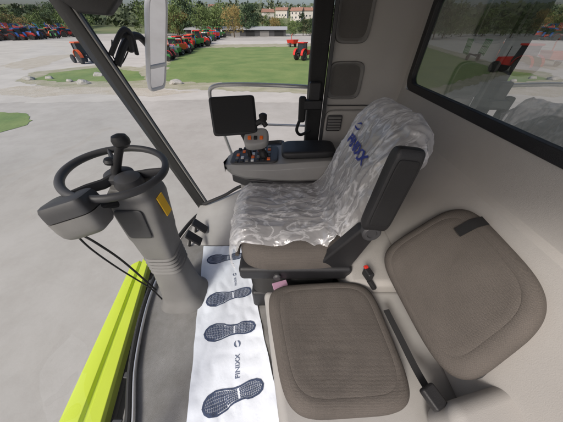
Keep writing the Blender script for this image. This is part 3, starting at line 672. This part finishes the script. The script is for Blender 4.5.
def logo(c, r, f, cv):      # round swirl mark: two interlocked crescents
    n = 36
    for k0 in (0, math.pi):
        vs = []; fs = []
        for k in range(n+1):
            u = k/n; a = k0+.35+u*2.75; w = .42*math.sin(u*math.pi)**.7+.02
            ro, ri = r*(1-.12*u), r*(1-.12*u-w)
            vs += [f(V((c[0]+ro*math.cos(a), c[1]+ro*math.sin(a), 0))), f(V((c[0]+ri*math.cos(a+.25*w), c[1]+ri*math.sin(a+.25*w), 0)))]
            if k < n: fs.append((2*k, 2*k+1, 2*k+3, 2*k+2))
        cv.add(vs, fs)
mb = MB(); logo((.03, .13), .032, onback, mb); mb.build('printed_emblem', M['blueink'], cov, smooth=False, recalc=False)
# ---------------------------------------------------------------- passenger seat
ps = thing('passenger_seat', 'brown textured passenger seat nearest the camera with bare cushion and backrest', 'seat', (.2, .27, .37))
CPROF = [(.02, .965), (.3, .97), (.55, .98), (.72, .99), (.80, .988), (.812, .974), (.824, .984), (.88, .96), (.93, .90), (.97, .8), (.993, .66), (1.0, .5), (1.0, .25), (.98, .05), (.95, 0), (.02, 0)]
sag = lambda x, y, r: .005*noise.noise(V((x*1.5, y*1.5, 3)))
MB().pad([(.015, .055, .372), (.425, .075, .372), (.395, .51, .372), (-.075, .485, .372)], (0, 0, 1), .085, ne=5, K=96, prof=CPROF, fn=sag).build('seat_cushion', M['seat'], ps)
bq = [P(373, 252, z=.50), P(450, 398, z=.49), P(566, 306, x=.665), P(463, 196, x=.675)]
bn = (bq[1]-bq[0]).cross(bq[3]-bq[0]).normalized()
if bn.x > 0: bn = -bn
MB().pad([p-bn*.075 for p in bq], bn, .085, ne=4.2, K=96, prof=CPROF, fn=sag).build('backrest', M['seat'], ps)
MB().pad([p-bn*.078 for p in bq], -bn, .03, ne=4.0).build('backrest_shell', M['dgrey'], ps)
q0 = bq[3].lerp(bq[2], .30); dn = (bq[0]-bq[3]).normalized(); al = (bq[2]-bq[3]).normalized()
tg = MB(); rr = []
c0 = q0+bn*.006+dn*.03
for s_ in [i/8 for i in range(9)]:
    c = c0+dn*(s_*.085-.03)+bn*(.008-.03*max(0, .35-s_)**1.0*2)
    rr.append([c-al*.018, c+al*.018, c+al*.018-bn*.004, c-al*.018-bn*.004])
tg.loft(rr).build('pull_strap', M['blackm'], ps)
belt = thing('seat_belt', 'black webbing belt with buckle lying between passenger cushion and backrest', 'seat belt', (.42, .2, .46))
bpts = smoothpath([P(386, 310, z=.45), P(400, 338, z=.455), P(415, 368, z=.46), P(430, 394, z=.475)], 6)
rr = []
for i, p in enumerate(bpts):
    t = (bpts[min(i+1, len(bpts)-1)]-bpts[max(i-1, 0)]).normalized(); sd_ = t.cross(V((0, 0, 1))).normalized()
    rr.append([p-sd_*.010+V((0, 0, .006)), p+sd_*.010, p+sd_*.010-V((0, 0, .003)), p-sd_*.010+V((0, 0, .003))])
MB().loft(rr).build('webbing', M['blackm'], belt)
MB().box(P(433, 397, z=.50), (.045, .055, .028), Matrix.Rotation(.4, 3, 'Z')).build('buckle', M['black'], belt, bevel=.008)
bk = thing('belt_buckle', 'black belt buckle with red button between the two seats', 'buckle', P(367, 275, z=.47))
MB().box(P(368, 274, z=.49), (.030, .045, .045), Matrix.Rotation(.3, 3, 'Z')).build('body', M['black'], bk, bevel=.008)
MB().box(P(366, 267, z=.515), (.018, .014, .010), Matrix.Rotation(.3, 3, 'Z')).build('release_button', M['red'], bk, bevel=.003)
MB().tube([P(369, 280, z=.46), P(374, 288, z=.42)], .012, 8).build('stalk', M['blackm'], bk)
# ---------------------------------------------------------------- console on far side
con = thing('control_console', 'grey armrest console with buttons and joystick beyond the driver seat', 'console', (.0, 1.25, .3))
cb = MB(); rr = []
for x, z0, z1, w in [(-.35, .635, .655, .07), (-.31, .60, .672, .105), (-.22, .585, .685, .135), (-.05, .575, .695, .15), (.08, .57, .705, .148), (.20, .57, .71, .14), (.34, .57, .71, .125)]:
    rr.append([V((x, 1.22-w*.8, z0)), V((x, 1.22-w, z0+.03)), V((x, 1.22-w*1.02, z1-.025)), V((x, 1.22-w*.85, z1)), V((x, 1.22+w*.85, z1)), V((x, 1.22+w, z1-.02)), V((x, 1.22+w, z0))])
cb.loft(rr).build('console_body', M['lgrey'], con, bevel=.006)
cb = MB(); rr = []
for x, z0, z1, w in [(-.31, .55, .60, .085), (-.2, .52, .585, .115), (.0, .50, .572, .13), (.33, .50, .567, .12)]:
    rr.append([V((x, 1.22-w, z0)), V((x, 1.22-w, z1)), V((x, 1.22+w, z1)), V((x, 1.22+w, z0))])
cb.loft(rr).build('dark_underlayer', M['dgrey'], con, bevel=.010)
cb = MB(); rr = []
for x, z0, z1, w in [(-.27, .36, .515, .10), (-.2, .28, .515, .135), (-.05, .20, .50, .16), (.32, .14, .50, .16)]:
    rr.append([V((x, 1.25-w*.85, z0)), V((x, 1.25-w, z0+.04)), V((x, 1.25-w, z1)), V((x, 1.25+w, z1)), V((x, 1.25+w, z0))])
cb.loft(rr).build('lower_body', M['sillm'], con, bevel=.012)
MB().pad([(.00, 1.115, .712), (.32, 1.12, .722), (.32, 1.29, .722), (.00, 1.30, .712)], (0, 0, 1), .042, ne=6).build('armrest_pad', M['black'], con)
MB().pad([(-.31, 1.125, .672), (-.02, 1.10, .698), (-.02, 1.33, .698), (-.31, 1.31, .672)], (-.1, 0, 1), .014, ne=7).build('button_panel', M['dgrey'], con)
MB().pad([(-.26, 1.33, .66), (.02, 1.34, .68), (.02, 1.44, .68), (-.24, 1.43, .66)], (0, 0, 1), .02, ne=5, prof=[(.02, .1), (.82, .1), (.88, .9), (.95, 1), (1, .8), (1, 0), (.02, 0)]).build('side_tray', M['dgrey'], con)
bc_ = [M['orange'], M['black'], M['white'], M['mgrey'], M['black']]
for i in range(7):
    for j in range(5):
        c = V((-.268+i*.032, 1.135+j*.041, .692+i*.0027))
        if (i+j) % 5 == 3 and i < 3: continue
        MB().box(c, (.019, .024, .012)).build('button', M['orange'] if (i*5+j) in (2, 8, 16, 23, 30, 33) else bc_[1+(i*3+j*2) % 4], con, bevel=.003)
jp = smoothpath([V((-.10, 1.17, .70)), V((-.115, 1.17, .74)), V((-.125, 1.16, .79))], 4)
MB().tube(jp, [.026]*4+[.021]*4+[.028], 10).build('joystick_stem', M['black'], con)
jg = MB().pad([V((-.205, 1.10, .77)), V((-.070, 1.105, .785)), V((-.070, 1.19, .845)), V((-.205, 1.19, .83))], (0, -.55, 1), .05, ne=3.2).build('joystick_grip', M['lgrey'], con)
for k in range(3): MB().box((-.172+k*.032, 1.110, .846), (.018, .022, .010), Matrix.Rotation(.6, 3, 'X')).build('grip_button', M['orange'] if k != 1 else M['blackm'], jg, bevel=.003)
MB().tube([V((-.02, 1.25, .25)), V((.02, 1.28, .15)), V((.05, 1.30, .05))], .07, 12).build('console_support', M['dgrey'], con)
MB().pad([V((-.24, 1.38, .20)), V((.30, 1.38, .28)), V((.30, 1.38, .64)), V((-.12, 1.38, .52))], (0, -1, 0), .05, ne=7).build('side_cover', M['beige'], con)
# monitor
mon = thing('display_monitor', 'black rectangular display screen on a bracket before the side window', 'monitor', P(235, 130, y=1.2))
mcn = P(233.5, 115.5, y=1.16); mr = V((.99, .13, .02)).normalized(); mn = V((.14, -.88, .44)); mn = (mn-mr*mn.dot(mr)).normalized(); mu = mn.cross(mr)
if mu.z < 0: mu = -mu
hw, hh = .118, .096
def mrect(s, d): return [mcn+mr*(-hw*s)+mu*(-hh*s)+mn*d, mcn+mr*(hw*s)+mu*(-hh*s)+mn*d, mcn+mr*(hw*s)+mu*(hh*s)+mn*d, mcn+mr*(-hw*s)+mu*(hh*s)+mn*d]
ms = MB().pad(mrect(1, -.03), mn, .03, ne=14).build('casing', M['black'], mon)
MB().pad(mrect(.90, .0), mn, .0025, ne=18, prof=[(.02, 1), (.9, 1), (.99, 1), (1, 0), (.02, -.5)]).build('screen', M['screen'], ms)
MB().tube(smoothpath([mcn-mn*.03, mcn-mn*.06+V((.0, .01, -.04)), V((-.21, 1.2, .80)), V((-.19, 1.2, .68))]), .014, 10).build('bracket', M['black'], mon)
MB().tube(smoothpath([P(256, 124, y=1.17), P(262, 121, y=1.17), P(266, 126, y=1.17)]), .014, 10).build('clamp_arm', M['black'], mon)
MB().lathe([(.005, -.02), (.02, -.015), (.022, .01), (.008, .02)], P(263, 117, y=1.16), (0, -.3, 1), 16).build('clamp_knob', M['black'], mon)
# ---------------------------------------------------------------- paper floor mat
TL = P(204, 247, z=0); TR = P(245, 247, z=0); BR = P(281, 416, z=0); BL = P(187, 424, z=0)
BR = BR+(BR-TR)*.10; BL = BL+(BL-TL)*.08
def mp(s, t, off=0):
    p = BL.lerp(BR, s).lerp(TL.lerp(TR, s), t)
    z = .005+.008*abs(noise.noise(V((p.x*6, p.y*5, 0))))+.007*abs(noise.noise(V((p.x*15, p.y*12, 4))))+.015*max(0, s-.93)/.07*.5*abs(noise.noise(V((t*6, 0, 3))))*2
    e = .006*noise.noise(V((t*9, s*2, 7)))*(1 if s < .05 or s > .95 else 0)
    return V((p.x+e, p.y, z+off))
vs = []; fs = []; NS, NT2 = 50, 110
for i in range(NT2):
    for j in range(NS):
        vs.append(mp(j/(NS-1), i/(NT2-1)))
        if i < NT2-1 and j < NS-1: k = i*NS+j; fs.append((k, k+1, k+NS+1, k+NS))
pm = thing('paper_floor_mat', 'white paper floor mat printed with blue shoe soles and a name', 'floor mat', mp(.5, .5))
MB().add(vs, fs).build('paper_sheet', M['paper'], pm, ang=0, recalc=False)
def st(x, y):
    s, t = .5, .5
    for _ in range(12):
        p = BL.lerp(BR, s).lerp(TL.lerp(TR, s), t); e = V((x-p.x, y-p.y))
        ds_ = (BR-BL).lerp(TR-TL, t); dt = (TL.lerp(TR, s)-BL.lerp(BR, s))
        det = ds_.x*dt.y-ds_.y*dt.x
        s += (e.x*dt.y-e.y*dt.x)/det; t += (ds_.x*e.y-ds_.y*e.x)/det
    return s, t
def onmat(p, off=.0025):
    s, t = st(p.x, p.y); return mp(max(.051, min(.949, s)), max(0, min(1, t)), off)
def halfw(s, side):
    key = [(0, .0), (.03, .022), (.1, .033), (.22, .037), (.38, .030), (.5, .032), (.65, .044), (.78, .050), (.9, .042), (.97, .024), (1, 0)]
    for (a, b_), (c, d) in zip(key, key[1:]):
        if s <= c: f_ = (s-a)/(c-a); r = b_+(d-b_)*f_; break
    return r*(1.0 if side > 0 else (.86 if .3 < s < .6 else .97))
def shoe(c, ang, L, flip):
    mb = MB(); ca, sa = math.cos(ang), math.sin(ang)
    def W(a, b_): b_ *= flip; a = (a-.5)*L; b_ *= L/.3; return onmat(V((c.x+a*ca-b_*sa, c.y+a*sa+b_*ca, 0)))
    N_ = 60
    for side in (1, -1):
        pr = None
        for k in range(N_+1):
            s = .5-.5*math.cos(math.pi*k/N_); h = halfw(s, side)
            o_ = W(s, side*h); s2 = .5+(s-.5)*.945; i_ = W(s2, side*max(0, h-.0075))
            if pr: mb.add([pr[0], o_, i_, pr[1]], [(0, 1, 2, 3)])
            pr = (o_, i_)
    s = .045
    while s < .95:
        hA, hB = halfw(s, 1)-.0085, halfw(s, -1)-.0085
        if not (.385 < s < .42):
            n = 6
            for j in range(n):
                u0 = -hB+(hA+hB)*j/n+(.0006); u1 = -hB+(hA+hB)*(j+1)/n-(.0006)
                z0 = .010 if (j % 2) else 0; z1 = 0 if (j % 2) else .010
                w_ = .021
                mb.add([W(s+z0, u0), W(s+z0+w_, u0), W(s+z1+w_, u1), W(s+z1, u1)], [(0, 1, 2, 3)])
        s += .030
    return mb.build('shoe_print', M['ink'], pm, smooth=False, recalc=False)
for (u0, v0, u1, v1, fl2) in ((207, 261, 243, 256, 1), (206, 303, 252, 291, -1), (204, 335, 256, 326, 1), (202, 410, 264, 384, -1)):
    a = P(u0, v0, z=0); b_ = P(u1, v1, z=0); c = (a+b_)/2; d = a-b_
    shoe(c, math.atan2(d.y, d.x), d.length*1.0, fl2)
tv, tf = text_mesh('FINIXX', .033, .0003)
def vert_map(u, v, ang):
    c = P(u, v, z=0); ca, sa = math.cos(ang), math.sin(ang)
    return lambda p: onmat(V((c.x+p.x*ca-p.y*sa, c.y+p.x*sa+p.y*ca, 0)), .003)
f1 = vert_map(240, 379, math.radians(99))
MB().add([f1(p) for p in tv], tf).build('printed_name', M['ink2'], pm, smooth=False, recalc=False)
mb = MB(); logo((.152, .012), .018, f1, mb); mb.build('printed_emblem', M['ink2'], pm, smooth=False, recalc=False)
f2 = vert_map(237, 286, math.radians(105)); tv2, tf2 = text_mesh('FINIXX', .019, .0003)
MB().add([f2(p) for p in tv2], tf2).build('printed_name', M['ink2'], pm, smooth=False, recalc=False)
mb = MB(); logo((.086, .007), .012, f2, mb); mb.build('printed_emblem', M['ink2'], pm, smooth=False, recalc=False)
card = tag(MB().box((-.005, .512, .378), (.07, .045, .008), Matrix.Rotation(.3, 3, 'Z')).build('card', mat('pink_card', (.42, .25, .36), .6), bevel=.002), 'small pink card lying beside the passenger cushion', 'card')
# ---------------------------------------------------------------- light
w = bpy.data.worlds.new('World'); scene.world = w; w.use_nodes = True
nt = w.node_tree; bg = nt.nodes['Background']; sky = nt.nodes.new('ShaderNodeTexSky'); sky.sky_type = 'NISHITA'; sky.sun_disc = False
EL, AZ = math.radians(42), math.radians(215)
sky.sun_elevation = EL; sky.sun_rotation = AZ; sky.air_density = .8; sky.dust_density = 4.0; sky.ozone_density = .6
nt.links.new(sky.outputs[0], bg.inputs[0]); bg.inputs[1].default_value = .15
sun = bpy.data.lights.new('sun', 'SUN'); sun.energy = 2.5; sun.angle = math.radians(14); sun.color = (1, .95, .88)
so = bpy.data.objects.new('sun', sun); C.objects.link(so)
dirv = V((math.sin(AZ)*math.cos(EL), math.cos(AZ)*math.cos(EL), math.sin(EL)))
so.rotation_euler = dirv.to_track_quat('Z', 'Y').to_euler()
scene.view_settings.view_transform = 'Standard'; scene.view_settings.look = 'None'; scene.view_settings.exposure = 0
